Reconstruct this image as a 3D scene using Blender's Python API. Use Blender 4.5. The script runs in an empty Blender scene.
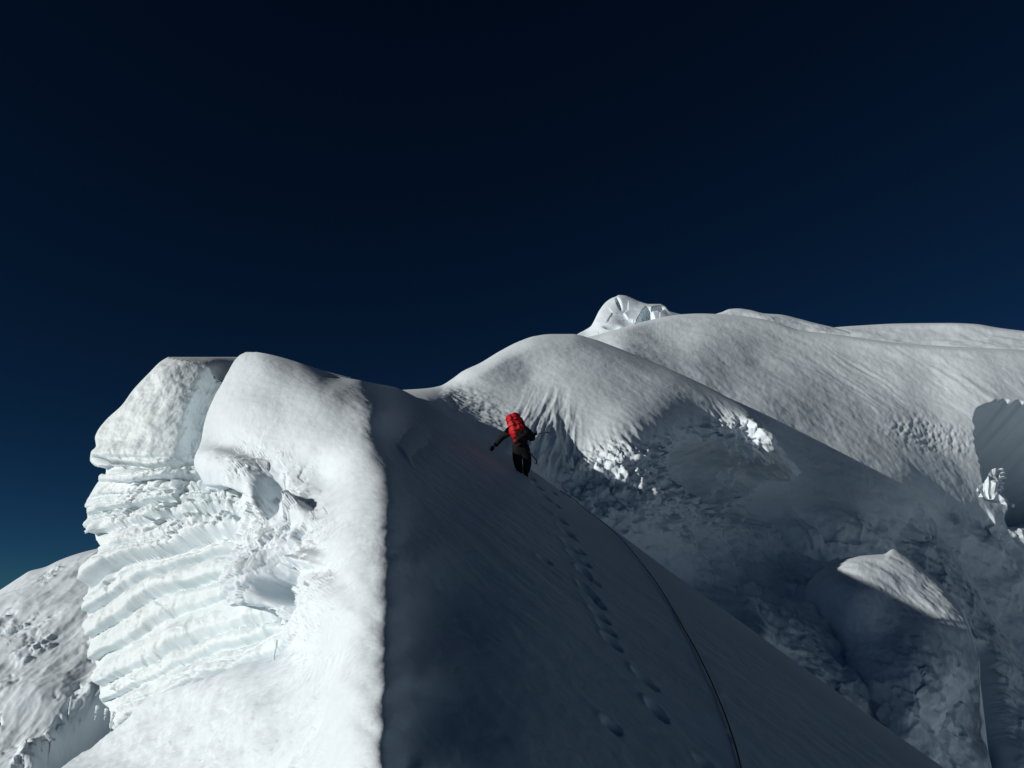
import bpy, bmesh, math, random
import numpy as np
from mathutils import Vector, Matrix
random.seed(5)
C = bpy.context.scene.collection
SC = bpy.context.scene
# ------------------------------------------------------------------ camera
PITCH = math.radians(17.0); FPX = 740.0
cam_d = bpy.data.cameras.new("camera"); cam = bpy.data.objects.new("camera", cam_d); C.objects.link(cam)
cam_d.sensor_width = 36.0; cam_d.lens = 36.0*FPX/1024.0
cam_d.clip_start = 0.05; cam_d.clip_end = 20000
cam.location = (0, 0, 0); cam.rotation_euler = (math.pi/2+PITCH, 0, 0)
SC.camera = cam
# ------------------------------------------------------------------ light
SUN_AZ = (-0.88, -0.45); SUN_EL = math.radians(14.8)
_l = math.hypot(*SUN_AZ)
S = Vector((SUN_AZ[0]/_l*math.cos(SUN_EL), SUN_AZ[1]/_l*math.cos(SUN_EL), math.sin(SUN_EL)))
sun_d = bpy.data.lights.new("sun", 'SUN'); sun_d.energy = 5.0; sun_d.angle = math.radians(0.5)
sun_d.color = (1.0, 0.95, 0.89)
sun = bpy.data.objects.new("sun", sun_d); C.objects.link(sun)
sun.rotation_euler = S.to_track_quat('Z', 'Y').to_euler(); sun.location = S*50
w = bpy.data.worlds.new("World"); SC.world = w; w.use_nodes = True
nt = w.node_tree; nt.nodes.clear()
sky = nt.nodes.new('ShaderNodeTexSky'); sky.sky_type = 'NISHITA'; sky.sun_disc = False
sky.sun_elevation = SUN_EL; sky.sun_rotation = math.atan2(S.x, S.y)
sky.altitude = 6500; sky.air_density = 1.0; sky.dust_density = 0.0; sky.ozone_density = 1.5
gam = nt.nodes.new('ShaderNodeGamma'); gam.inputs[1].default_value = 1.42
bg = nt.nodes.new('ShaderNodeBackground'); bg.inputs[1].default_value = 0.05
wo = nt.nodes.new('ShaderNodeOutputWorld')
nt.links.new(sky.outputs[0], gam.inputs[0]); pol = nt.nodes.new('ShaderNodeVectorMath'); pol.operation = 'MULTIPLY'; pol.inputs[1].default_value = (.10, .215, .245)   # the deep sky of great height
nt.links.new(gam.outputs[0], pol.inputs[0]); nt.links.new(pol.outputs[0], bg.inputs[0]); nt.links.new(bg.outputs[0], wo.inputs[0])
SC.view_settings.view_transform = 'Standard'; SC.view_settings.look = 'None'
SC.view_settings.exposure = -0.53; SC.view_settings.gamma = 1.0; SC.view_settings.use_curve_mapping = False
SC.render.engine = 'CYCLES'
SC.cycles.max_bounces = 5; SC.cycles.diffuse_bounces = 3

# ------------------------------------------------------------------ numpy helpers
# the ground is laid out along a line of sight that climbs TILT towards the summit
TILT = PITCH-math.radians(8.0); ct, st_ = math.cos(TILT), math.sin(TILT)
cp, sp = math.cos(math.radians(8.0)), math.sin(math.radians(8.0))
def raydir(px, py):
    px = np.asarray(px, float); py = np.asarray(py, float)
    u = (px-512)/FPX; v = (384-py)/FPX
    y = cp - v*sp; z = sp + v*cp
    return u/y, np.ones_like(u/y), z/y
def P3(px, py, d):
    x, y, z = raydir(px, py); d = np.asarray(d, float)
    X, Y, Z = x*d, y*d, z*d
    return np.stack([X, Y*ct-Z*st_, Y*st_+Z*ct], -1)
def plane_inv(px, py, z0=-3.4, a=-0.48, b=0.197):
    x, y, z = raydir(px, py)
    return (a*x + b - z)/(-z0)        # 1/d on the plane z = z0 + a x + b y
rng = np.random.RandomState(11)
PERM = rng.permutation(1024); GR = rng.normal(size=(1024, 3)); GR /= np.linalg.norm(GR, axis=1)[:, None]
RND = rng.rand(1024, 6)
def _h(i, j, k):
    return PERM[(PERM[(PERM[i & 1023] + j) & 1023] + k) & 1023]
def perlin(P):
    I = np.floor(P).astype(int); F = P - I; U = F*F*F*(F*(F*6-15)+10)
    out = 0
    for di in (0, 1):
        for dj in (0, 1):
            for dk in (0, 1):
                g = GR[_h(I[..., 0]+di, I[..., 1]+dj, I[..., 2]+dk)]
                dd = F - np.array([di, dj, dk])
                wgt = (U[..., 0] if di else 1-U[..., 0])*(U[..., 1] if dj else 1-U[..., 1])*(U[..., 2] if dk else 1-U[..., 2])
                out = out + wgt*(g*dd).sum(-1)
    return out*1.6
def fbm(P, o=5, gain=0.5, lac=2.03):
    a = 1.0; s = 0
    for i in range(o):
        s = s + a*perlin(P + 17.3*i); P = P*lac; a *= gain
    return s
def ridged(P, o=5, gain=0.5):
    a = 1.0; s = 0
    for i in range(o):
        s = s + a*(1-np.abs(perlin(P + 9.1*i))*2.0); P = P*2.1; a *= gain
    return s
def facets(P, tilt=1.0):
    """broken faces: the nearest random cell gives a height and a tilted plane; second value is the gap to the next cell"""
    I = np.floor(P).astype(int)
    best = np.full(P.shape[:-1], 9e9); sec = best.copy(); val = np.zeros(P.shape[:-1])
    for di in (-1, 0, 1):
        for dj in (-1, 0, 1):
            for dk in (-1, 0, 1):
                h = _h(I[..., 0]+di, I[..., 1]+dj, I[..., 2]+dk); r = RND[h]
                c = I + np.array([di, dj, dk]) + r[..., :3]
                e = P - c; dd = (e*e).sum(-1)
                v = r[..., 3]-.5 + tilt*(GR[h]*e).sum(-1)
                m = dd < best
                sec = np.where(m, best, np.minimum(sec, dd))
                best = np.where(m, dd, best); val = np.where(m, v, val)
    return val, np.sqrt(sec)-np.sqrt(best)
def sst(a, b, x):
    t = np.clip((x-a)/(b-a), 0, 1); return t*t*(3-2*t)
def rbf(ctrl, smooth=1e-5):
    """thin-plate surface of 1/depth through (px, py, value)"""
    A = np.array(ctrl, float); X = A[:, :2]/200.0; n = len(A)
    def K(r2): return 0.5*r2*np.log(r2+1e-12)
    r2 = ((X[:, None]-X[None])**2).sum(-1)
    M = np.zeros((n+3, n+3)); M[:n, :n] = K(r2)+smooth*np.eye(n)
    M[:n, n] = 1; M[:n, n+1:] = X; M[n, :n] = 1; M[n+1:, :n] = X.T
    wv = np.linalg.solve(M, np.concatenate([A[:, 2], [0, 0, 0]]))
    def f(px, py):
        q = np.stack([np.asarray(px, float), np.asarray(py, float)], -1)/200.0
        s = wv[n] + q[..., 0]*wv[n+1] + q[..., 1]*wv[n+2]
        for i in range(n):
            s = s + wv[i]*K((q[..., 0]-X[i, 0])**2+(q[..., 1]-X[i, 1])**2)
        return s
    return f
def curve(pts):
    """monotone-ish smooth 1-D curve through (t, value)"""
    p = np.array(pts, float); t, v = p[:, 0], p[:, 1]
    m = np.gradient(v, t)
    sec = np.diff(v)/np.diff(t)
    for i in range(1, len(t)-1):
        m[i] = 0 if sec[i-1]*sec[i] <= 0 else 2*sec[i-1]*sec[i]/(sec[i-1]+sec[i])
    def f(x):
        x = np.asarray(x, float); i = np.clip(np.searchsorted(t, x)-1, 0, len(t)-2)
        h = t[i+1]-t[i]; s = np.clip((x-t[i])/h, 0, 1)
        return (2*s**3-3*s**2+1)*v[i]+(s**3-2*s**2+s)*h*m[i]+(-2*s**3+3*s**2)*v[i+1]+(s**3-s**2)*h*m[i+1]
    return f
def gauss(px, py, cx, cy, rx, ry, ang=0.0, p=2):
    a = math.radians(ang); dx = px-cx; dy = py-cy
    e = ((dx*math.cos(a)+dy*math.sin(a))/rx)**2 + ((-dx*math.sin(a)+dy*math.cos(a))/ry)**2
    return np.exp(-e**(p/2.0))
def normals(V):
    du = np.gradient(V, axis=0); dv = np.gradient(V, axis=1)
    n = np.cross(du, dv); n /= np.linalg.norm(n, axis=-1)[..., None]+1e-12
    flip = (n*V).sum(-1) > 0          # face the viewer side of the sheet
    n[flip] *= -1
    return n
def grid_obj(name, V, mat, smooth=True, label=None, kind='structure'):
    nu, nv = V.shape[:2]
    me = bpy.data.meshes.new(name)
    idx = np.arange(nu*nv).reshape(nu, nv)
    q = np.stack([idx[:-1, :-1], idx[1:, :-1], idx[1:, 1:], idx[:-1, 1:]], -1).reshape(-1, 4)
    me.vertices.add(nu*nv); me.vertices.foreach_set('co', V.reshape(-1).astype(np.float32))
    me.loops.add(q.size); me.loops.foreach_set('vertex_index', q.reshape(-1).astype(np.int32))
    me.polygons.add(len(q)); me.polygons.foreach_set('loop_start', (np.arange(len(q))*4).astype(np.int32))
    me.polygons.foreach_set('use_smooth', np.full(len(q), smooth))
    me.update(calc_edges=True); me.validate()
    me.materials.append(mat)
    o = bpy.data.objects.new(name, me); C.objects.link(o)
    if kind: o['kind'] = kind
    if label: o['label'] = label
    return o
SK = [(.15, .01), (.4, .06), (.9, .25), (1.8, .8), (3.2, 2.2), (5.5, 5), (9, 11), (14, 22)]
SKL = [(.15, .01), (.4, .06), (.9, .2), (1.6, .5), (2.6, 1.0), (4.0, 1.8), (5.5, 2.8), (7, 4)]
def skirt(Vedge, inward, scale=1.0, sk=SK):
    """rows that carry a rim round and down its hidden far side"""
    vd = Vedge/np.linalg.norm(Vedge, axis=-1)[..., None]
    return [Vedge + vd*a*scale + inward*b*scale for a, b in sk]

# ------------------------------------------------------------------ materials
def snow_mat(name, base=(.755, .845, .90), scale=6.0, bump=.25, dist=.05, ice=None, fine=60.0, stretch=None, rough=.6, sparkle=.1):
    m = bpy.data.materials.new(name); m.use_nodes = True; t = m.node_tree; N = t.nodes; L = t.links
    b = N['Principled BSDF']; b.inputs['Roughness'].default_value = rough
    b.inputs['Specular IOR Level'].default_value = .25
    tc = N.new('ShaderNodeTexCoord'); mp = N.new('ShaderNodeMapping'); L.new(tc.outputs['Object'], mp.inputs[0])
    if stretch:
        mp.inputs['Rotation'].default_value = stretch[0]; mp.inputs['Scale'].default_value = stretch[1]
    n1 = N.new('ShaderNodeTexNoise'); n1.inputs['Scale'].default_value = scale; n1.inputs['Detail'].default_value = 8; n1.inputs['Roughness'].default_value = .6
    n2 = N.new('ShaderNodeTexNoise'); n2.inputs['Scale'].default_value = fine; n2.inputs['Detail'].default_value = 4
    L.new(mp.outputs[0], n1.inputs['Vector']); L.new(tc.outputs['Object'], n2.inputs['Vector'])
    mx = N.new('ShaderNodeMath'); mx.operation = 'MULTIPLY_ADD'; mx.inputs[1].default_value = .35
    L.new(n2.outputs[0], mx.inputs[0]); L.new(n1.outputs[0], mx.inputs[2])
    bp = N.new('ShaderNodeBump'); bp.inputs['Strength'].default_value = bump; bp.inputs['Distance'].default_value = dist
    L.new(mx.outputs[0], bp.inputs['Height']); L.new(bp.outputs[0], b.inputs['Normal'])
    n3 = N.new('ShaderNodeTexNoise'); n3.inputs['Scale'].default_value = .35; n3.inputs['Detail'].default_value = 6
    L.new(tc.outputs['Object'], n3.inputs['Vector'])
    cr = N.new('ShaderNodeValToRGB')
    i = ice or tuple(c*.93 for c in base)
    cr.color_ramp.elements[0].position = .38; cr.color_ramp.elements[0].color = (*i, 1)
    cr.color_ramp.elements[1].position = .62; cr.color_ramp.elements[1].color = (*base, 1)
    L.new(n3.outputs[0], cr.inputs[0]); L.new(cr.outputs[0], b.inputs['Base Color'])
    return m
M_snow = snow_mat("wind_packed_snow", scale=9, bump=.3, dist=.018, fine=45)
M_ice = snow_mat("glacier_ice", base=(.79, .865, .90), ice=(.73, .82, .845), scale=7.0, bump=.4, dist=.02, rough=.5)
M_dome = snow_mat("brightened_snow", base=(.80, .905, .97), scale=9, bump=.3, dist=.018, fine=45)  # paler copy of the near snow; colour raised in place of stronger sunlight
M_far = snow_mat("far_snow", base=(.80, .905, .97), scale=7.0, bump=.4, dist=.022, fine=30, stretch=((0, 0, .5), (.5, 1.6, 1.6)))  # base colour raised like the dome's, brightness of sun put into the colour
def flat_mat(name, col, rough=.7, bump=0, scale=40, metal=0):
    m = bpy.data.materials.new(name); m.use_nodes = True; t = m.node_tree; b = t.nodes['Principled BSDF']
    b.inputs['Base Color'].default_value = (*col, 1); b.inputs['Roughness'].default_value = rough; b.inputs['Metallic'].default_value = metal; b.inputs['Specular IOR Level'].default_value = .2
    if bump:
        n = t.nodes.new('ShaderNodeTexNoise'); n.inputs['Scale'].default_value = scale
        tc = t.nodes.new('ShaderNodeTexCoord'); t.links.new(tc.outputs['Object'], n.inputs['Vector'])
        bp = t.nodes.new('ShaderNodeBump'); bp.inputs['Strength'].default_value = bump; bp.inputs['Distance'].default_value = .02
        t.links.new(n.outputs[0], bp.inputs['Height']); t.links.new(bp.outputs[0], b.inputs['Normal'])
    return m

# ================================================================== THE NEAR RIDGE
# outline
L1 = curve([(352, 246), (355, 240), (360, 235), (372, 228), (385, 221), (400, 213), (420, 205), (440, 201), (462, 200), (482, 205), (492, 222),
            (505, 236), (520, 243), (540, 238), (556, 228), (572, 224), (590, 230), (604, 243), (618, 258), (632, 272), (645, 288),
            (652, 280), (662, 246), (675, 205), (690, 165), (705, 143), (722, 124), (745, 95), (768, 62), (800, 15), (1000, -250)])
R1 = curve([(352, 256), (354, 268), (358, 284), (364, 303), (371, 324), (378, 343), (382, 358), (385, 372), (388, 395), (394, 410), (404, 428), (420, 455), (440, 488),
            (460, 517), (478, 543), (505, 580), (540, 628), (580, 682), (620, 738), (660, 793), (700, 848), (735, 897), (768, 944), (850, 1060), (1000, 1270)])
c1 = []
for (x, y) in [(395, 389), (430, 410), (480, 437), (520, 462), (545, 480), (600, 522), (680, 580), (760, 637), (850, 701), (944, 768), (1270, 1000),
               (420, 470), (420, 560), (420, 680), (420, 768), (430, 900), (500, 520), (500, 640), (500, 768), (600, 640), (600, 768), (720, 700), (760, 768), (900, 900), (700, 900), (470, 1000), (900, 1000),
               (400, 440), (440, 440)]:
    c1.append((x, y, plane_inv(x, y)))
# the crest between the sunny side and the shaded slope, at even steps
crx = curve([(480, 384), (520, 387), (640, 387), (768, 386), (1000, 380)]); crr = curve([(480, .962), (560, .957), (640, .945), (768, .928), (1000, .87)])
for y in (480, 510, 540, 575, 612, 650, 690, 730, 768, 820, 880, 940, 1000):
    p0 = 1/float(plane_inv(386, y, a=-.45)); k0 = float(crr(y)); x0 = float(crx(y))
    for dx, kk in ((18, None), (0, k0), (-18, k0*1.008), (-36, k0*1.048), (-54, k0*(1.18 if y > 560 else 1.13))):
        c1.append((x0+dx, y, float(plane_inv(x0+dx, y)) if kk is None else 1/(p0*kk)))
for x, y, d in [(372, 452, 14), (357, 430, 15.2), (346, 412, 16.2), (335, 393, 17.2), (318, 380, 17.9), (295, 368, 18.3), (262, 356, 18.5),
                (290, 768, 7.3), (200, 768, 9.6), (100, 768, 12), (0, 800, 12), (250, 700, 9.8), (180, 700, 11.8),
                (290, 655, 10.6), (300, 560, 11.9), (240, 560, 13.2), (270, 620, 12.0), (280, 480, 14.7), (310, 450, 14.9), (210, 470, 16.0), (260, 520, 13.9),
                (310, 415, 15.95), (270, 420, 16.3), (215, 430, 17.0), (290, 382, 17.4), (250, 370, 18.0), (228, 385, 17.9), (243, 357, 18.6), (-200, 1000, 9), (150, 900, 7),
                (300, 363, 18.8), (340, 377, 19.6), (352, 395, 17.8), (375, 415, 16.7), (325, 372, 19.3), (360, 383, 19.7)]:
    c1.append((x, y, 1.0/d))
f1 = rbf(c1, 2e-5)
def D1(px, py): return 1.0/f1(px, py)
rows = np.concatenate([np.arange(352, 400, .6), np.arange(400, 770, 1.0), np.linspace(772, 1000, 60)])
def rownodes(rows, Lf, Rf, n):
    t = np.linspace(0, 1, n)[None]; Lx = Lf(rows)[:, None]; Rx = Rf(rows)[:, None]
    return Lx+(Rx-Lx)*t, np.repeat(rows[:, None], n, 1), Lx, Rx
PX, PY, LX, RX = rownodes(rows, L1, R1, 760)
d = D1(PX, PY)
# rim rounding on the left block edge
tl = np.clip((PX-LX)/26.0, 0, 1); d = d + 0.7*(1-np.sqrt(1-(1-tl)**2+1e-9))*sst(700, 640, PY)*sst(450, 500, PY)
tr = np.clip((RX-PX)/22.0, 0, 1); d = d + d*.03*(1-np.sqrt(1-(1-tr)**2+1e-9))*sst(470, 520, PY)
V = P3(PX, PY, d)
face = sst(10, -14, PX - curve([(352, 262), (368, 300), (380, 320), (393, 336), (412, 347), (430, 358), (452, 373), (480, 385), (520, 388), (1000, 385)])(PY))  # 1 on the sunny side
bump = 0*d
# brow lip above the hollow, hollows and lobes of the lit block
for (cx, cy, rx, ry, an, am) in [(232, 470, 34, 16, 20, .35), (270, 495, 12, 18, 22, -.7), (222, 498, 20, 9, 0, -.4), (298, 512, 15, 9, 30, .3), (288, 586, 15, 26, 12, -.75), (305, 566, 18, 5, 5, .22), (272, 590, 7, 9, 0, -.9),
                                 (250, 580, 20, 22, 0, .30), (320, 600, 22, 26, 0, .22), (310, 560, 14, 8, 0, .25), (262, 620, 22, 10, 30, -.3), (250, 420, 30, 26, 0, .15),
                                 (368, 403, 32, 27, 20, .10), (405, 455, 11, 1.4, 56, .05)]:
    bump = bump + am*gauss(PX, PY, cx, cy, rx, ry, an, 3)
n = normals(V)
big = (fbm(V*.5, 4)*.07 + fbm(V*2.1+5, 4)*.025)*sst(370, 520, PY)*sst(388, 320, PX)+fbm(V*5+5, 4)*.006
vf, gap = facets(V*1.6, .9)
vf2, gap2 = facets(V*4+3, .8)
rough_zone = np.clip(gauss(PX, PY, 262, 535, 55, 75, 0, 4) + gauss(PX, PY, 290, 600, 45, 50, 0, 4)*.8, 0, 1)*face
lowz = face*sst(640, 700, PY)
vf3, _g = facets(V*9+1, .8); ch = rough_zone*(vf*.12+vf2*.09+vf3*.03)+lowz*(vf2*.01+fbm(V*3, 4)*.02)*sst(345, 300, PX)
shade = 1-face
st = np.stack([V[..., 0]*1.2+V[..., 1]*1.1, V[..., 1]*.35-V[..., 0]*.35, V[..., 2]*.5], -1)
shz = fbm(st*1.3, 4)*.010*sst(8, 50, PX-388+500*(PY<470)) + fbm(V*5, 3)*.005
disp = bump + big*face + ch + shade*shz*sst(0, 60, RX-PX)
# gravelly drift near the upper rim
disp = disp + shade*fbm(V*3.5, 4)*.008*gauss(PX, PY, 360, 420, 30, 40, 40, 4)
# wind lip: small feathered crest
disp = disp + fbm(V*np.array([3, 1.2, 3]), 4)*.012*gauss(PX-390, 0*PY, 0, 0, 26, 1)*sst(480, 520, PY)
V = V + n*disp[..., None]
# boot prints pressed into the slope
def boot(cx, cy, ln, wd, ang, depth):
    global V
    c = P3(cx, cy, D1(cx, cy)); a = math.radians(ang)
    q = V - c; ux = np.array([math.cos(a), math.sin(a)])
    s = q[..., 0]*ux[0]+q[..., 1]*ux[1]; t = -q[..., 0]*ux[1]+q[..., 1]*ux[0]
    e = (s/ln)**2+(t/wd)**2
    V[..., 2] -= depth*np.exp(-e**2.2); V[..., 2] += depth*.10*np.exp(-((np.sqrt(e)-1.55)/.35)**2)*(s > 0)
for i, (cx, cy) in enumerate([(545, 497), (549, 512), (560, 519), (566, 530), (570, 545), (577, 558), (584, 572), (589, 592), (600, 616), (612, 642), (646, 680), (657, 711), (537, 486), (612, 726), (706, 765), (545, 560), (531, 478)]):
    big_ = i not in (13, 14, 15)
    boot(cx, cy, (.22 if big_ else .15)*(.72 if cy > 600 else .9), .10 if cy < 600 else .08, 112+random.uniform(-12, 12), .13 if big_ else .06)
for cx, cy in [(556, 505), (562, 521), (571, 536), (579, 550), (585, 563), (593, 581), (598, 603), (607, 629), (553, 492), (542, 507), (573, 549), (583, 585)]:
    boot(cx, cy, .15, .09, 112+random.uniform(-15, 15), .055)
up = np.array([0, 0, -1.0])
lef = skirt(V[:, 0], np.array([.9, .1, -.2]), sk=SKL); rig = skirt(V[:, -1], np.array([-.2, .1, -1]))
V = np.concatenate([np.stack(lef[::-1], 1), V, np.stack(rig, 1)], 1)
V = np.concatenate([np.stack(skirt(V[0], up)[::-1], 0), V], 0)
grid_obj('snow_ridge', V, M_snow)

# ================================================================== LAYERED ICE CLIFF (left)
L2 = curve([(357, 168), (362, 160), (372, 150), (390, 133), (405, 122), (420, 106), (432, 97), (438, 95), (446, 96), (452, 91), (460, 90), (466, 95), (469, 106), (474, 106), (482, 98), (495, 90), (503, 86), (512, 87), (524, 88), (530, 94),
            (538, 96), (546, 101), (552, 98), (560, 93), (580, 90), (600, 87), (625, 88), (650, 91), (668, 97), (680, 99), (700, 101), (712, 116), (725, 150), (740, 190), (800, 260)])
c2 = [(x, y, 1.0/dd) for x, y, dd in [(168, 358, 20.5), (230, 360, 21), (300, 370, 21), (130, 395, 19.8), (180, 400, 19.2), (200, 400, 19.6), (240, 420, 20), (100, 435, 19.4), (150, 440, 18.5), (200, 440, 18.8),
      (95, 460, 18.8), (160, 462, 18.1), (92, 500, 19), (150, 500, 18.0), (210, 500, 17.3), (260, 500, 17), (92, 560, 17.8), (150, 560, 16.9), (210, 560, 15.7), (260, 560, 14.8), (92, 620, 16.9), (150, 620, 15.8), (210, 620, 14.8), (290, 620, 13.4),
      (96, 670, 16.4), (150, 670, 15.0), (210, 670, 13.8), (290, 650, 12.6), (110, 705, 15.8), (150, 705, 14.6), (300, 500, 17), (340, 600, 14), (300, 760, 11), (200, 780, 13)]]
f2 = rbf(c2, 2e-5)
rows = np.arange(357, 800, .8)
PX, PY, LX, RX = rownodes(rows, L2, curve([(357, 262), (400, 320), (600, 340), (800, 340)]), 330)
d = 1.0/f2(PX, PY)
d = d + .26*np.clip(357.5+(PX-168)*.20-PY, 0, 30)   # top of the block tilts away
tl = np.clip((PX-LX)/20.0, 0, 1); d = d + .9*(1-np.sqrt(1-(1-tl)**2+1e-9))*sst(440, 480, PY)

V = P3(PX, PY, d); n = normals(V)
k = sst(445, 600, PY)*.70
wob = fbm(np.stack([PX/60, PY/60, 0*PX], -1), 4)*4
s = PY + k*150*(1-np.exp(-np.clip(PX-90, -20, 400)/130)) + wob
bands = np.array([300, 440, 457, 467, 486, 500, 517, 540, 562, 590, 613, 642, 668, 700, 716, 748, 775, 790, 820, 850, 885, 920], float)
depthb = rng.rand(len(bands))*.6+.5
bi = np.clip(np.searchsorted(bands, s.ravel()).reshape(s.shape)-1, 0, len(bands)-2)
fr = (s-bands[bi])/(bands[bi+1]-bands[bi])
h = (bands[bi+1]-bands[bi])/20.0
prof = np.where(fr < .86, .25+.75*np.sin(np.clip(fr/.86, 0, 1)*1.9)**.7, .93*np.clip(1-((fr-.86)/.14), 0, 1)**.5)-.25*np.exp(-((fr-.5)/.05)**2)*(depthb[bi] > .75)  # swells outward then cuts back under
amp = .50*depthb[bi]*np.clip(h, .5, 1.4)*sst(436, 462, PY)
amp = amp*(.5+.7*np.clip(fbm(np.stack([PX/110, s/30, 0*PX+3], -1), 2)+.5, 0, 1.2))
vf, gap = facets(V*1.5, .8); vf2, g2 = facets(V*4.2, .8)
rough = sst(440, 470, PY)*(.65*gauss(PX, PY, 190, 510, 80, 40, 0, 4)+.35*gauss(PX, PY, 120, 700, 40, 30, 0, 4)+.14)
disp = amp*(prof-.5) + rough*(vf*.20+vf2*.12+facets(V*8, .8)[0]*.05) + fbm(V*1.0, 5)*.10 + fbm(V*6, 3)*.008
flut = ridged(np.stack([V[..., 0]*3.2, V[..., 1]*3.2, V[..., 2]*.5], -1), 4)
disp = disp + (flut-1)*.06*gauss(PX, PY, 205, 415, 22, 45, 15, 4)
disp = disp + .5*gauss(PX, PY, 215, 400, 16, 60, 22, 3)*-1
# the crease under the upper cap and the dark undercut at the foot
s3 = PY-(463+4*np.sin(PX/19.0)+fbm(np.stack([PX/20, PY*0, PX*0], -1), 3)*2)
disp = disp - .35*np.exp(-(s3/2.2)**2)
V = V + n*(disp*sst(0, 5, PX-LX)*sst(0, 12, PY-357))[..., None]
lef = skirt(V[:, 0], np.array([.95, .1, -.15]), sk=SKL)
V = np.concatenate([np.stack(lef[::-1], 1), V], 1)
V = np.concatenate([np.stack(skirt(V[0], np.array([.1, .1, -.9]))[::-1], 0), V], 0)
grid_obj('ice_cliff', V, M_ice)

# ================================================================== COLUMN SHEETS
def colsheet(name, x0, x1, nx, T, B, ny, finv, mat, rim=(8, .5), feat=None, sk=1.0, gamma=1.0, inward=(0, .1, -1)):
    xs = np.linspace(x0, x1, nx); t = np.linspace(0, 1, ny)**gamma
    Ty = T(xs)[:, None]; By = B(xs)[:, None] if callable(B) else np.full((nx, 1), float(B))
    PX = np.repeat(xs[:, None], ny, 1); PY = Ty+(By-Ty)*t[None]
    d = 1.0/finv(PX, PY)
    q = np.clip((PY-Ty)/rim[0], 0, 1); d = d + rim[1]*(1-np.sqrt(1-(1-q)**2+1e-9))
    V = P3(PX, PY, d)
    if feat:
        n = normals(V); V = feat(PX, PY, V, n, PY-Ty)
    top = skirt(V[:, 0], np.array(inward, float), sk)
    V = np.concatenate([np.stack(top[::-1], 1), V], 1)
    return grid_obj(name, V, mat)

# ---- the sunlit dome with its broken ice front, and the shaded hollow under it
T3 = curve([(380, 391), (400, 390), (425, 388.5), (440, 386), (452, 379), (463, 371), (480, 363), (500, 351), (520, 341), (535, 336), (552, 334), (572, 334), (590, 338), (610, 345), (640, 357), (665, 367), (700, 383), (725, 396), (745, 407),
            (762, 421), (776, 438), (786, 452), (800, 466), (820, 474), (840, 482), (860, 487), (880, 484), (898, 483), (908, 478), (914, 484), (930, 510), (960, 560), (1010, 640), (1060, 700)])
c3 = [(x, y, 1.0/dd) for x, y, dd in [(395, 390, 26), (440, 388, 30), (470, 369, 32.5), (500, 352, 34.5), (535, 338, 36.5), (572, 335, 38), (610, 346, 38.5), (660, 366, 38.5), (700, 384, 38), (745, 408, 37), (776, 438, 36),
      (490, 400, 30.0), (530, 380, 33), (530, 430, 27), (570, 400, 31.3), (570, 450, 27.6), (620, 400, 32), (620, 440, 28.2), (670, 410, 33), (572, 480, 25.6), (605, 485, 26.0), (650, 480, 27.4), (700, 455, 34), (720, 480, 35), (640, 510, 25.6), (700, 520, 30), (720, 430, 35.5),
      (760, 495, 37), (800, 490, 40.5), (860, 500, 43), (908, 482, 44), (700, 600, 26.5), (780, 560, 35), (850, 560, 38), (800, 660, 24), (900, 700, 27), (760, 640, 23), (950, 768, 27), (880, 768, 22), (950, 600, 38), (1000, 768, 29), (700, 800, 19), (500, 600, 18)]]
seam = [(440, 430), (470, 446), (420, 420), (428, 399), (452, 408), (475, 422), (498, 440)]
c3 += [(500, 462, 1/20.6), (520, 472, 1/22.2), (545, 488, 1/24.0), (460, 480, 1/18.0)]
for x, y in seam: c3.append((x, y, float(plane_inv(x, y))*.992))
for x, y in [(400, 420), (400, 480)]: c3.append((x, y, float(plane_inv(x, y))*.98))
f3 = rbf(c3, 2e-5)
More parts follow.
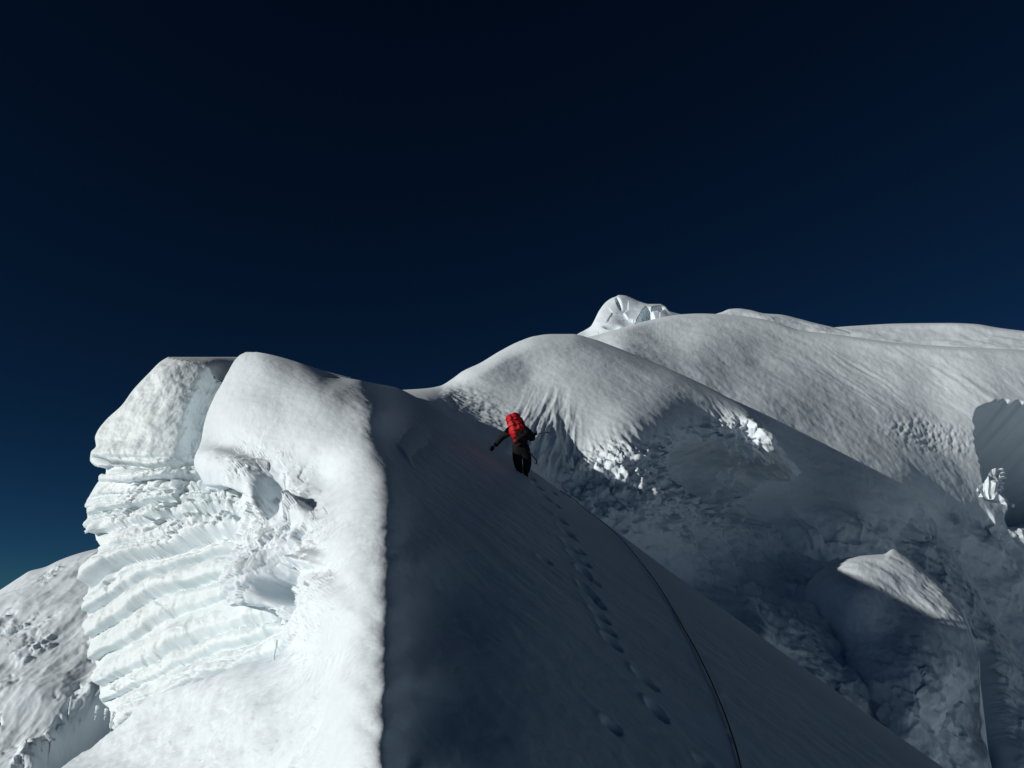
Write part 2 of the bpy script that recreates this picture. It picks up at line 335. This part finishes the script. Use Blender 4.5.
def feat3(PX, PY, V, n, q):
    lip = curve([(500, 478), (540, 478), (560, 470), (580, 462), (600, 452), (620, 448), (650, 447), (668, 440), (690, 432), (720, 424), (745, 424), (775, 446), (800, 470), (1100, 470)])(PX)
    cliff = sst(-16, 14, PY-lip)*sst(548, 585, PX)*sst(840, 780, PX)*sst(560, 500, PY)
    rib = ridged(np.stack([V[..., 0]*.9+V[..., 2]*.25, V[..., 1]*.15, V[..., 2]*.22], -1), 4)
    rv = ridged(np.stack([V[..., 0]*2.2+V[..., 2]*.3, V[..., 1]*.3, V[..., 2]*.5], -1), 3)
    ribz = sst(-42, 10, PY-lip)*sst(495, 560, PX)*sst(800, 740, PX)*sst(540, 490, PY)
    vf, g = facets(V*.75, 1.0); vf2, g2 = facets(V*2.0, .9)
    disp = ribz*((rib-1.0)*.06*(1+fbm(V*.3, 2))+(rv-1.0)*.03+fbm(V*1.5, 3)*.05) + cliff*(vf*.14+vf2*.22+facets(V*4.5, .8)[0]*.12+fbm(V*2.5, 3)*.08)
    disp = disp - 1.6*gauss(PX, PY, 700, 468, 30, 20, 15, 4) - 1.2*gauss(PX, PY, 745, 492, 50, 26, 20, 4)
    disp = disp + .8*gauss(PX, PY, 722, 452, 4, 18, -28, 2) + .6*gauss(PX, PY, 764, 438, 4, 20, -48, 2) 
    disp = disp - 1.0*gauss(PX, PY, 782, 504, 10, 5, -20, 3) - .6*gauss(PX, PY, 764, 482, 8, 8, 0, 3)
    hollow = sst(500, 540, PY)*sst(620, 680, PX)
    disp = disp + (vf2*.25+facets(V*5+2, .8)[0]*.10+fbm(V*1.1, 4)*.25)*gauss(PX, PY, 745, 475, 75, 40, 18, 4)
    disp = disp + hollow*(fbm(V*.45, 5)*.3+vf*.06+vf2*.05) + sst(780, 820, PX)*(fbm(V*.6+8, 5)*.2+vf*.08)
    # streaky tracks near the seam
    z = gauss(PX, PY, 545, 440, 34, 46, 0, 4)
    stk = ridged(np.stack([V[..., 0]*2.6-V[..., 1]*.5, V[..., 1]*.16, V[..., 2]*.2], -1), 4)
    disp = disp + z*(stk-1)*.07
    disp = disp + fbm(V*.25+2, 3)*.08*(1-cliff) + fbm(V*3.2, 4)*.010 + gauss(PX, PY, 470, 415, 60, 26, 30, 4)*fbm(V*3.0+1, 4)*.045
    cx = curve([(500, 975), (640, 980), (660, 983), (700, 988), (740, 996), (800, 1002)])(PY)
    disp = disp - 8.0*np.exp(-((PX-cx)/(5+5*sst(650, 720, PY)))**2)*sst(640, 660, PY)
    keep = sst(-4, 18, q)
    seamk = np.clip(sst(520, 560, PX)+sst(-5, -30, PY-(388+(PX-395)*.58)), 0, 1)   # quiet where it meets the near slope
    V = V + n*(disp*keep*np.maximum(seamk, .25))[..., None]
    return V
colsheet('snow_dome', 380, 1060, 700, T3, lambda x: 0*x+800, 470, f3, M_dome, rim=(14, 2.2), feat=feat3, sk=1.2, gamma=1.15)

# ---- small sunlit fold in the hollow on the right
T5 = curve([(780, 640), (800, 596), (815, 575), (822, 570), (835, 562), (850, 557), (870, 555), (884, 554), (893, 549), (905, 555), (930, 575), (950, 594), (962, 608), (968, 622), (975, 645), (978, 662), (981, 690), (990, 768), (1000, 830)])
f5 = rbf([(x, y, 1.0/dd) for x, y, dd in [(815, 575, 30.8), (850, 557, 31), (893, 550, 31.5), (930, 575, 30), (962, 608, 28.5), (977, 650, 27), (1000, 740, 25), (850, 590, 27.2), (900, 600, 27.6), (930, 630, 26.2), (800, 640, 31), (830, 700, 27.5), (920, 700, 23.2), (960, 700, 24.8), (800, 800, 28), (900, 800, 24), (870, 640, 26), (1010, 820, 24)]], 2e-5)
def feat5(PX, PY, V, n, q):
    st = ridged(np.stack([V[..., 0]*1.6+V[..., 1]*.6, V[..., 1]*.25, V[..., 2]*.5], -1), 4)
    lo = sst(590, 680, PY-(PX-820)*.3)
    return V + n*((lo*(fbm(V*.45+3, 5)*.45+facets(V*1.8, .9)[0]*.12) + fbm(V*.7, 5)*.07+(st-1)*.022+fbm(V*3, 3)*.012)*sst(0, 8, q))[..., None]
colsheet('snow_shoulder', 780, 1020, 300, T5, 830, 240, f5, M_dome, rim=(9, .9), feat=feat5, sk=.6)

# ---- far slope
T4 = curve([(520, 372), (560, 350), (585, 338), (600, 334), (625, 327), (650, 320), (680, 314.5), (700, 313.5), (725, 314.5), (750, 317), (775, 322), (800, 330), (840, 335), (900, 343), (960, 347), (1024, 350), (1250, 372)])
c4 = [(x, y, 1.0/dd) for x, y, dd in [(540, 362, 46), (600, 336, 51), (650, 322, 58), (700, 315, 62), (775, 323, 62), (840, 336, 61), (930, 345, 60), (1024, 351, 60), (1250, 372, 62),
      (620, 350, 44), (680, 375, 43.5), (720, 392, 43), (700, 345, 50), (760, 360, 51.5), (760, 412, 42.1), (840, 400, 48.7), (820, 445, 42.5), (900, 475, 43.6), (930, 430, 49.7), (970, 400, 52.7), (960, 460, 48.2), (1000, 500, 47.6), (1030, 520, 48),
      (600, 450, 40), (750, 520, 38), (850, 540, 38), (940, 560, 43), (1010, 600, 45), (1000, 700, 40), (1060, 768, 38), (1250, 600, 50), (1250, 450, 52), (1250, 768, 34), (900, 768, 30), (700, 700, 30)]]
f4 = rbf(c4, 2e-5)
def feat4(PX, PY, V, n, q):
    vf2s = facets(V*.7, .9)[0]
    # comb-like flutes running down to the right
    th = math.radians(33)
    al = (PX*math.cos(th)+PY*math.sin(th)); ac = (-PX*math.sin(th)+PY*math.cos(th))
    wob = fbm(np.stack([al/60, ac/25, 0*al], -1), 3)
    fl = ridged(np.stack([al/150, ac/6.5+wob*.8, 0*al], -1), 3)
    fz = gauss(PX, PY, 860, 385, 60, 26, 30, 4)
    st = ridged(np.stack([al/60, ac/9, 0*al+4], -1), 4)
    sz = gauss(PX, PY, 960, 380, 90, 30, 18, 4)
    disp = (fl-1)*.03*fz + (st-1)*.03*sz + fbm(V*.12, 3)*.16 + fbm(V*.9, 4)*.03+fbm(V*3.1, 3)*.012
    nod = fbm(np.stack([PX/5.0, PY/5.0, 0*PX], -1), 3)
    disp = disp + nod*.07*gauss(PX, PY, 930, 435, 50, 18, 12, 4)
    low = sst(500, 540, PY)
    vf, g = facets(V*.35, .9)
    disp = disp + low*(fbm(V*.3, 5)*.7 + vf*.35)
    # the smooth shaded scoop at the right with its raised left rim
    rimx = curve([(380, 1010), (403, 992), (408, 980), (416, 975), (440, 976), (470, 984), (482, 985), (500, 1010)])(PY)
    rimn = rimx + fbm(np.stack([PY/9, 0*PY, 0*PY], -1), 3)*2.2
    sc = sst(-1.5, 3, PX-rimn)*sst(401, 406, PY+fbm(np.stack([PX/12, 0*PY, 0*PY], -1), 3)*2)*sst(530, 505, PY)
    disp = disp*(1-sc*.95) - sc*(1.2+(PX-975).clip(0, 300)*.10-fbm(V*.35+4, 5)*.45-vf2s*.18-(ridged(np.stack([V[..., 0]*.08, V[..., 1]*.08, V[..., 2]*.9], -1), 3)-1)*.12)
    # crevasse
    cx = curve([(500, 975), (640, 980), (660, 983), (700, 988), (740, 996), (800, 1002)])(PY)
    disp = disp - 5.0*np.exp(-((PX-cx)/(5+4*sst(640, 720, PY)))**2)*sst(640, 665, PY)
    cr = curve([(600, 330), (700, 352), (740, 372), (760, 388), (1024, 520)])(PX)
    return V + n*(disp*sst(0, 6, q))[..., None]
colsheet('snow_slope', 520, 1250, 760, T4, 840, 480, f4, M_far, rim=(5, 2.0), feat=feat4, sk=2.0)

# ---- far ridges behind
f7 = rbf([(x, y, 1/dd) for x, y, dd in [(700, 340, 98), (830, 328, 100), (950, 322, 104), (1100, 335, 100), (830, 380, 82), (1000, 380, 82), (1250, 400, 84)]])
def feat7(PX, PY, V, n, q):
    return V + n*((fbm(V*.12, 5)*.4+(ridged(V*np.array([.12, .12, .6]), 4)-1)*.12)*sst(0, 4, q))[..., None]
colsheet('far_snow_ridge', 790, 1250, 360, curve([(790, 338), (815, 331), (833, 327.5), (860, 325.5), (900, 323.5), (950, 323), (975, 324), (1000, 328), (1024, 331), (1100, 340), (1250, 360)]), 400, 60, f7, M_far, rim=(4, 3), feat=feat7, sk=2.5)
f6 = rbf([(x, y, 1/dd) for x, y, dd in [(700, 315, 86), (760, 310, 88), (830, 327, 88), (700, 360, 76), (860, 360, 76), (780, 360, 76)]])
colsheet('upper_snow_ridge', 690, 850, 220, curve([(690, 322), (705, 317), (722, 312), (730, 309), (738, 308.5), (750, 310), (765, 313.5), (780, 314.5), (800, 319), (815, 323), (832, 327), (850, 332)]), 365, 60, f6, M_far, rim=(3, 2), feat=feat7, sk=2)
# ---- summit block
T8 = curve([(572, 340), (577, 334.5), (585, 330), (591, 326), (594, 321), (599, 311), (606, 302), (612, 298), (616, 296.5), (619, 295), (625, 295.5), (632, 298), (640, 301.5), (650, 304), (660, 304), (665, 306), (670, 311), (680, 314), (700, 318)])
f8 = rbf([(x, y, 1/dd) for x, y, dd in [(585, 331, 70), (600, 312, 71), (618, 297, 72), (640, 303, 72.5), (665, 307, 73), (625, 325, 69), (660, 320, 70), (600, 328, 68.5), (620, 335, 66), (580, 345, 66), (660, 345, 66), (700, 345, 68), (700, 320, 74)]], 0)
def feat8(PX, PY, V, n, q):
    vf, g = facets(V*.35, .8)
    disp = vf*.2*sst(3, 12, q)+fbm(V*.3, 4)*.08
    disp = disp-.7*gauss(PX, PY, 658, 308, 7, 2, -15, 3)-.9*gauss(PX, PY, 619, 303, 1.6, 5, -25, 3)-.8*gauss(PX, PY, 612, 326, 7, 2, 0, 3)
    wed = sst(0, 2.5, (PX-643)-(PY-309)*-.62)*sst(652, 648, PX-(PY-309)*.35)*sst(306, 311, PY)*sst(330, 322, PY)
    disp = disp-1.2*wed
    return V+n*(disp*sst(0, 4, q))[..., None]
colsheet('summit_ice_block', 572, 700, 260, T8, 350, 110, f8, M_dome, rim=(1.5, .5), feat=feat8, sk=1.5)

# ---- mountain side at the far left
T9 = curve([(-260, 690), (-60, 625), (0, 590), (20, 577), (30, 571), (45, 567), (60, 560), (80, 553), (100, 548), (140, 540), (240, 530)])
f9 = rbf([(x, y, 1/dd) for x, y, dd in [(0, 590, 78), (100, 550, 84), (-200, 670, 76), (0, 680, 60), (100, 640, 66), (200, 640, 68), (50, 768, 46), (150, 768, 48), (-200, 800, 48), (200, 900, 34), (0, 900, 34)]])
def feat9(PX, PY, V, n, q):
    vf, g = facets(V*.16, .9); vf2, g2 = facets(V*.45, .9)
    th = math.radians(-32); al = PX*math.cos(th)+PY*math.sin(th); ac = -PX*math.sin(th)+PY*math.cos(th)
    br = sst(.12, .5, fbm(np.stack([al/70, ac/26, 0*al+7], -1), 4))
    disp = br*(vf*.25+vf2*.40+fbm(V*.9, 3)*.3)+(ridged(np.stack([al/120, ac/30, 0*al+2], -1), 4)-1)*.2+fbm(V*.05, 3)*1.6+fbm(V*.4, 4)*.10
    disp = disp-6*gauss(PX, PY, 85, 730, 46, 24, -30, 4)
    return V+n*(disp*sst(0, 8, q))[..., None]
colsheet('glacier_slope', -260, 240, 520, T9, 900, 400, f9, M_far, rim=(6, 3), feat=feat9, sk=3)

# ---- low glacier floor out to the horizon
r = np.concatenate([np.linspace(0, 200, 40), np.geomspace(215, 16000, 60)]); a = np.linspace(0, 2*math.pi, 97)
RR, AA = np.meshgrid(r, a, indexing='ij')
V = np.stack([RR*np.cos(AA), RR*np.sin(AA), -70-RR*.004+0*AA], -1)
V[..., 2] += fbm(V*.01, 4)*6*sst(0, 200, RR)
grid_obj('glacier_floor', V, M_far)

# ================================================================== CLIMBER AND GEAR
def tag(o, label, cat, group=None):
    o['label'] = label; o['category'] = cat
    if group: o['group'] = group
    return o
def empty(name, loc, label, cat, group=None):
    o = bpy.data.objects.new(name, None); C.objects.link(o); o.location = loc; o.empty_display_size = .1
    return tag(o, label, cat, group)
def put(o, parent):
    o.parent = parent
    if parent: o.matrix_parent_inverse = Matrix.Translation(-Vector(parent.location))
    return o
def skin(name, pts, edges, radii, mat, parent=None, sub=2, root=0):
    me = bpy.data.meshes.new(name); me.from_pydata([tuple(p) for p in pts], edges, []); me.update()
    o = bpy.data.objects.new(name, me); C.objects.link(o)
    m = o.modifiers.new('s', 'SKIN'); m.use_smooth_shade = True
    for i, rr in enumerate(radii):
        v = me.skin_vertices[0].data[i]; v.radius = rr if isinstance(rr, tuple) else (rr, rr); v.use_root = (i == root)
    o.modifiers.new('d', 'SUBSURF').levels = sub; o.modifiers['d'].render_levels = sub
    dg = bpy.context.evaluated_depsgraph_get(); dg.update()
    m2 = bpy.data.meshes.new_from_object(o.evaluated_get(dg)); o.modifiers.clear(); o.data = m2; m2.name = name
    bpy.data.meshes.remove(me)
    m2.materials.clear(); m2.materials.append(mat)
    for p in m2.polygons: p.use_smooth = True
    return put(o, parent)
def tube(name, pts, rad, mat, parent=None, n=8, cap=True):
    pts = [Vector(p) for p in pts]; bm = bmesh.new(); rings = []
    for i, p in enumerate(pts):
        t = (pts[min(i+1, len(pts)-1)]-pts[max(i-1, 0)]).normalized()
        a = t.cross(Vector((0, 0, 1)));  a = a.normalized() if a.length > .01 else Vector((1, 0, 0)); b = t.cross(a)
        rr = rad[i] if isinstance(rad, (list, tuple)) else rad
        rings.append([bm.verts.new(p+a*math.cos(k*2*math.pi/n)*rr+b*math.sin(k*2*math.pi/n)*rr) for k in range(n)])
    for A, B in zip(rings, rings[1:]):
        for k in range(n): bm.faces.new((A[k], A[(k+1) % n], B[(k+1) % n], B[k]))
    if cap: bm.faces.new(rings[0][::-1]); bm.faces.new(rings[-1])
    bmesh.ops.recalc_face_normals(bm, faces=bm.faces)
    me = bpy.data.meshes.new(name); bm.to_mesh(me); bm.free(); me.materials.append(mat)
    for p in me.polygons: p.use_smooth = True
    o = bpy.data.objects.new(name, me); C.objects.link(o); return put(o, parent)
def bag(name, centre, ax, ay, az, mat, parent, noise=.03, seedv=0, power=3.5, taper=0.0, n=28):
    """stuffed fabric volume: superellipsoid with creases"""
    bm = bmesh.new(); bmesh.ops.create_uvsphere(bm, u_segments=n, v_segments=n, radius=1)
    me = bpy.data.meshes.new(name); bm.to_mesh(me); bm.free()
    co = np.array([v.co[:] for v in me.vertices]); L = (np.abs(co)**power).sum(1)**(1/power); co = co/L[:, None]
    k = 1+taper*co[:, 2:3]; co[:, :2] *= k
    W = np.array(centre)+co[:, :1]*np.array(ax)+co[:, 1:2]*np.array(ay)+co[:, 2:]*np.array(az)
    dn = W-np.array(centre); dn /= np.linalg.norm(dn, axis=1)[:, None]
    W = W + dn*((fbm(W*9+seedv, 4)*noise)[:, None])
    for v, c_ in zip(me.vertices, W): v.co = c_
    me.materials.append(mat)
    for p in me.polygons: p.use_smooth = True
    o = bpy.data.objects.new(name, me); C.objects.link(o); return put(o, parent)
M_black = flat_mat("black_shell", (.007, .007, .009), .8, .5, 30)
M_grey = flat_mat("charcoal_fabric", (.010, .011, .014), .8, .5, 30)
M_red = flat_mat("red_nylon", (.60, .014, .02), .55, .8, 22)
M_redd = flat_mat("dark_red_nylon", (.22, .008, .012), .6, .8, 22)
M_skin = flat_mat("skin", (.45, .26, .18), .6)
M_metal = flat_mat("grey_metal", (.10, .10, .11), .4, metal=.6)
M_rope = flat_mat("green_rope", (.03, .08, .042), .85, .8, 160)
D0 = 19.8
def W(px, py, dd=0.0): return Vector(P3(px, py, D0+dd))
root = empty('person', W(522, 474), 'climber in a black suit on the shaded snow slope, left arm reaching out', 'person')
hip = W(521.5, 449, 0); pts = [hip, W(520, 441, .02), W(518.5, 433, .08), W(517, 427.5, .16), W(516, 423.5, .24), W(515.5, 419.5, .30), W(515, 417, .33),
       W(511, 430, .12), W(501.5, 437.5, .16), W(494.5, 446.5, .12),
       W(527, 431, .12), W(532.6, 439, .14), W(531.5, 434.8, .36),
       W(517.5, 452, 0), W(517.5, 462, .16), W(520.5, 472, .16), W(521, 481, .32),
       W(526, 452, 0), W(527.5, 463, .02), W(526, 474, .10), W(526, 483, .30)]
edg = [(0, 1), (1, 2), (2, 3), (3, 4), (4, 5), (5, 6), (3, 7), (7, 8), (8, 9), (3, 10), (10, 11), (11, 12), (0, 13), (13, 14), (14, 15), (15, 16), (0, 17), (17, 18), (18, 19), (19, 20)]
rad = [.15, .14, .16, .15, .055, .095, .08, .075, .05, .032, .075, .055, .032, .10, .068, .05, .05, .10, .068, .05, .05]
skin('body', pts, edg, rad, M_skin, root)
jr = [.22, .215, .235, .22, .10]
skin('jacket', [pts[i] for i in (0, 1, 2, 3, 4, 7, 8, 9, 10, 11, 12)], [(0, 1), (1, 2), (2, 3), (3, 4), (3, 5), (5, 6), (6, 7), (3, 8), (8, 9), (9, 10)], jr+[.11, .09, .065, .13, .12, .065], M_grey, root)
skin('trousers', [pts[0], pts[13], pts[14], pts[15], pts[17], pts[18], pts[19], pts[1]], [(0, 1), (1, 2), (2, 3), (0, 4), (4, 5), (5, 6), (0, 7)], [.20, .17, .13, .09, .17, .13, .09, .18], M_black, root)
bag('helmet', pts[5]+Vector((0, 0, .03)), (.135, 0, 0), (0, .15, 0), (0, 0, .125), M_black, root, .003, power=2.2)
for i, sd in ((15, 0), (19, 1)):
    bag('boot', pts[i]+Vector((0, .07, -.02)), (.065, 0, 0), (0, .16, 0), (0, 0, .075), M_black, root, .004, power=3)
def glove(wrist, along, side, curl):
    along = Vector(along).normalized(); side = (Vector(side)-along*Vector(side).dot(along)).normalized(); dn = along.cross(side)*curl
    P = [wrist, wrist+along*.06]; E = [(0, 1)]; R_ = [.036, .042]
    for k, (o_, ln) in enumerate(((-.036, .065), (-.013, .08), (.012, .076), (.035, .06))):
        b = wrist+along*.095+side*o_; i = len(P)
        P += [b, b+along*ln*.5+dn*.012, b+along*ln*.8+dn*.045]; E += [(1, i), (i, i+1), (i+1, i+2)]; R_ += [.017, .014, .012]
    i = len(P); b = wrist+along*.04-side*.045; P += [b, b+along*.035-side*.03+dn*.02]; E += [(1, i), (i, i+1)]; R_ += [.018, .014]
    return skin('glove', P, E, R_, M_black, root, sub=1)
glove(pts[9], W(490, 451, .1)-pts[9], (.5, .3, -.6), 1)
glove(pts[12], (.9, .25, .15), (0, .5, .8), 1)
# belt and leg loops
def loop(c, ax, ay, r_, name, mat):
    P_ = [Vector(c)+Vector(ax)*math.cos(t*math.pi/9)+Vector(ay)*math.sin(t*math.pi/9) for t in range(19)]
    return tube(name, P_, r_, mat, root, 6, False)
loop(W(521, 446), (.205, 0, .02), (0, .2, .03), .018, 'harness', M_grey)
# backpack
bk = empty('backpack', W(518, 441, -.2), 'tall red expedition backpack with a black base worn by the climber', 'backpack')
up_ = (W(512.5, 417.5, .05)-W(519, 438, -.12)); upn = up_.normalized(); rt = Vector((1, 0, 0)); rt = (rt-upn*rt.dot(upn)).normalized(); fw = upn.cross(rt)
cen = W(516.3, 427.5, -.22)
bag('pack_body', cen, rt*.20, fw*.16, upn*.30, M_red, bk, .045, 1, 3.2, .04)
bag('lid', cen+upn*.29-rt*.012, rt*.185, fw*.17, upn*.10, M_red, bk, .03, 5, 3)
bag('base', cen-upn*.27+rt*.085-fw*.0, rt*.20, fw*.17, upn*.15, M_black, bk, .03, 9, 3)
bag('side_pocket', cen+rt*.19-upn*.02, rt*.05, fw*.11, upn*.24, M_black, bk, .02, 3, 3)
bag('side_pocket', cen-rt*.13-upn*.37, rt*.07, fw*.09, upn*.06, M_redd, bk, .02, 4, 3)
for t in (-.12, .03, .17):
    q = [cen+upn*(t+.01*math.sin(k))+rt*.215*math.cos(k*math.pi/10)+fw*(.185 if fw.y < 0 else -.185)*math.sin(k*math.pi/10) for k in range(11)]
    tube('strap', q, .010, M_black, bk, 6)
sg = 1 if fw.y < 0 else -1
for xx in (-.07, .07):
    tube('buckle_strap', [cen+upn*a_+rt*xx+fw*sg*(.18 if a_ < .3 else .15) for a_ in (-.28, -.15, 0, .15, .27, .36)], .009, M_black, bk, 6)
# trekking pole held out to the right
g0 = W(529, 435.2, .36); g1 = W(549, 432.2, .46); dv = g1-g0
tp = empty('trekking_pole', g0, 'thin dark trekking pole held out level to the right of the climber', 'trekking pole')
tube('shaft', [g0+dv*.2, g0+dv*.96], .011, M_metal, tp)
tube('grip', [g0, g0+dv*.03, g0+dv*.2], [.02, .017, .019], M_black, tp)
tube('tip', [g0+dv*.96, g0+dv*1.03], [.01, .003], M_metal, tp)
tube('basket', [g0+dv*.93, g0+dv*.94], [.035, .035], M_black, tp, 12)
# ice axe hanging at the hip
a0 = W(529.5, 451, -.1); a1 = W(537, 463.5, -.05)
ia = empty('ice_axe', a0, 'short black ice axe hanging from the right side of the climber', 'ice axe')
tube('shaft', [a0, a0.lerp(a1, .35)+Vector((.02, 0, -.03)), a0.lerp(a1, .7)+Vector((.035, 0, 0)), a1], [.017, .019, .019, .017], M_black, ia)
tube('pick', [a1+Vector((-.06, 0, .0)), a1+Vector((0, 0, .01)), a1+Vector((.02, 0, -.06))], [.012, .018, .004], M_metal, ia)
# fixed rope lying on the slope
rp = [(560, 489, -.12), (569, 496, -.05), (577, 502.5, 0), (583, 508, 0), (602, 522, 0), (622, 540, 0), (642, 564, 0), (662, 592, 0), (681, 624, 0), (697, 653, 0), (711, 682, 0), (724, 713, 0), (734, 742, 0), (741, 768, 0), (748, 805, 0), (757, 860, 0), (772, 960, 0)]
ry = np.array([p[1] for p in rp], float); fx = curve([(p[1], p[0]) for p in rp]); fh = curve([(p[1], p[2]) for p in rp])
yy = np.concatenate([np.arange(489, 560, 3), np.arange(560, 960, 4)]); xx = fx(yy)
Q = P3(xx, yy, D1(xx, yy)*.996); Q[:, 2] += fh(yy)*.5+.012+fbm(np.stack([yy/40, 0*yy, 0*yy], -1), 2)*.01
rope = tube('fixed_rope', [Vector(q) for q in Q], .0092, M_rope, None, 8)
tag(rope, 'dark green fixed rope lying down the shaded snow slope below the climber', 'rope')
# icicles
def icicle(px, py, ln, dep, rr, label):
    top = Vector(P3(px, py, dep)); n = 9; P_ = []; R_ = []
    for k in range(n):
        t = k/(n-1); P_.append(top+Vector((.01*math.sin(k*1.7), .01*math.cos(k*2.1), -ln*t))); R_.append(rr*(1-t)**.8*(1+.2*math.sin(k*2.3))+.003)
    o = tube('icicle', P_, R_, M_ice, None, 8); tag(o, label, 'icicle', 'icicles hanging from the ice cliff')
icicle(276, 640, .62, 11.2, .022, 'long thin icicle hanging where the layered cliff meets the smooth sunny snow')
icicle(113, 712, .55, 15.2, .04, 'longest icicle hanging from the lower left corner of the ice cliff')
icicle(97, 706, .28, 16.2, .03, 'short icicle at the far left end of the cliff foot')
icicle(106, 709, .2, 15.8, .03, 'stubby icicle just left of the longest one at the cliff foot')
# ice fin by the shaded scoop
df = 42.0
def Wf(px, py, dd=0): return Vector(P3(px, py, df+dd))
out = [(977, 498), (976.5, 490), (980, 485), (985, 482), (988, 476), (991.5, 469.5), (997.5, 467.5), (999, 469), (994.5, 471.5), (1000.5, 472.5), (994.5, 475), (1001, 477), (994.5, 479), (1000, 482), (995, 483.5), (999, 488), (996, 490), (1004, 499), (1009, 506), (999, 501), (989, 500)]
bm = bmesh.new(); n_ = len(out); A_, B_ = [], []
for k, (x_, y_) in enumerate(out):
    thin = .16 if 5 <= k <= 15 else .7
    A_.append(bm.verts.new(Wf(x_, y_, -thin-.2*random.random()))); B_.append(bm.verts.new(Wf(x_, y_, thin)+Vector((.25, 0, -.1))))
bm.faces.new(A_); bm.faces.new(B_[::-1])
for k in range(n_): bm.faces.new((A_[k], B_[k], B_[(k+1) % n_], A_[(k+1) % n_]))
bmesh.ops.triangulate(bm, faces=bm.faces[:]); bmesh.ops.subdivide_edges(bm, edges=bm.edges[:], cuts=2, use_grid_fill=True)
for v_ in bm.verts:
    q_ = np.array([v_.co[:]]); v_.co += Vector((.0, -1, .25))*float(fbm(q_*1.6, 4)[0])*.28
bmesh.ops.recalc_face_normals(bm, faces=bm.faces)
me = bpy.data.meshes.new('ice_fin'); bm.to_mesh(me); bm.free(); me.materials.append(M_snow)
fin = bpy.data.objects.new('ice_fin', me); C.objects.link(fin)
tag(fin, 'small white fin of ice beside the shaded scoop on the far slope', 'ice fin')
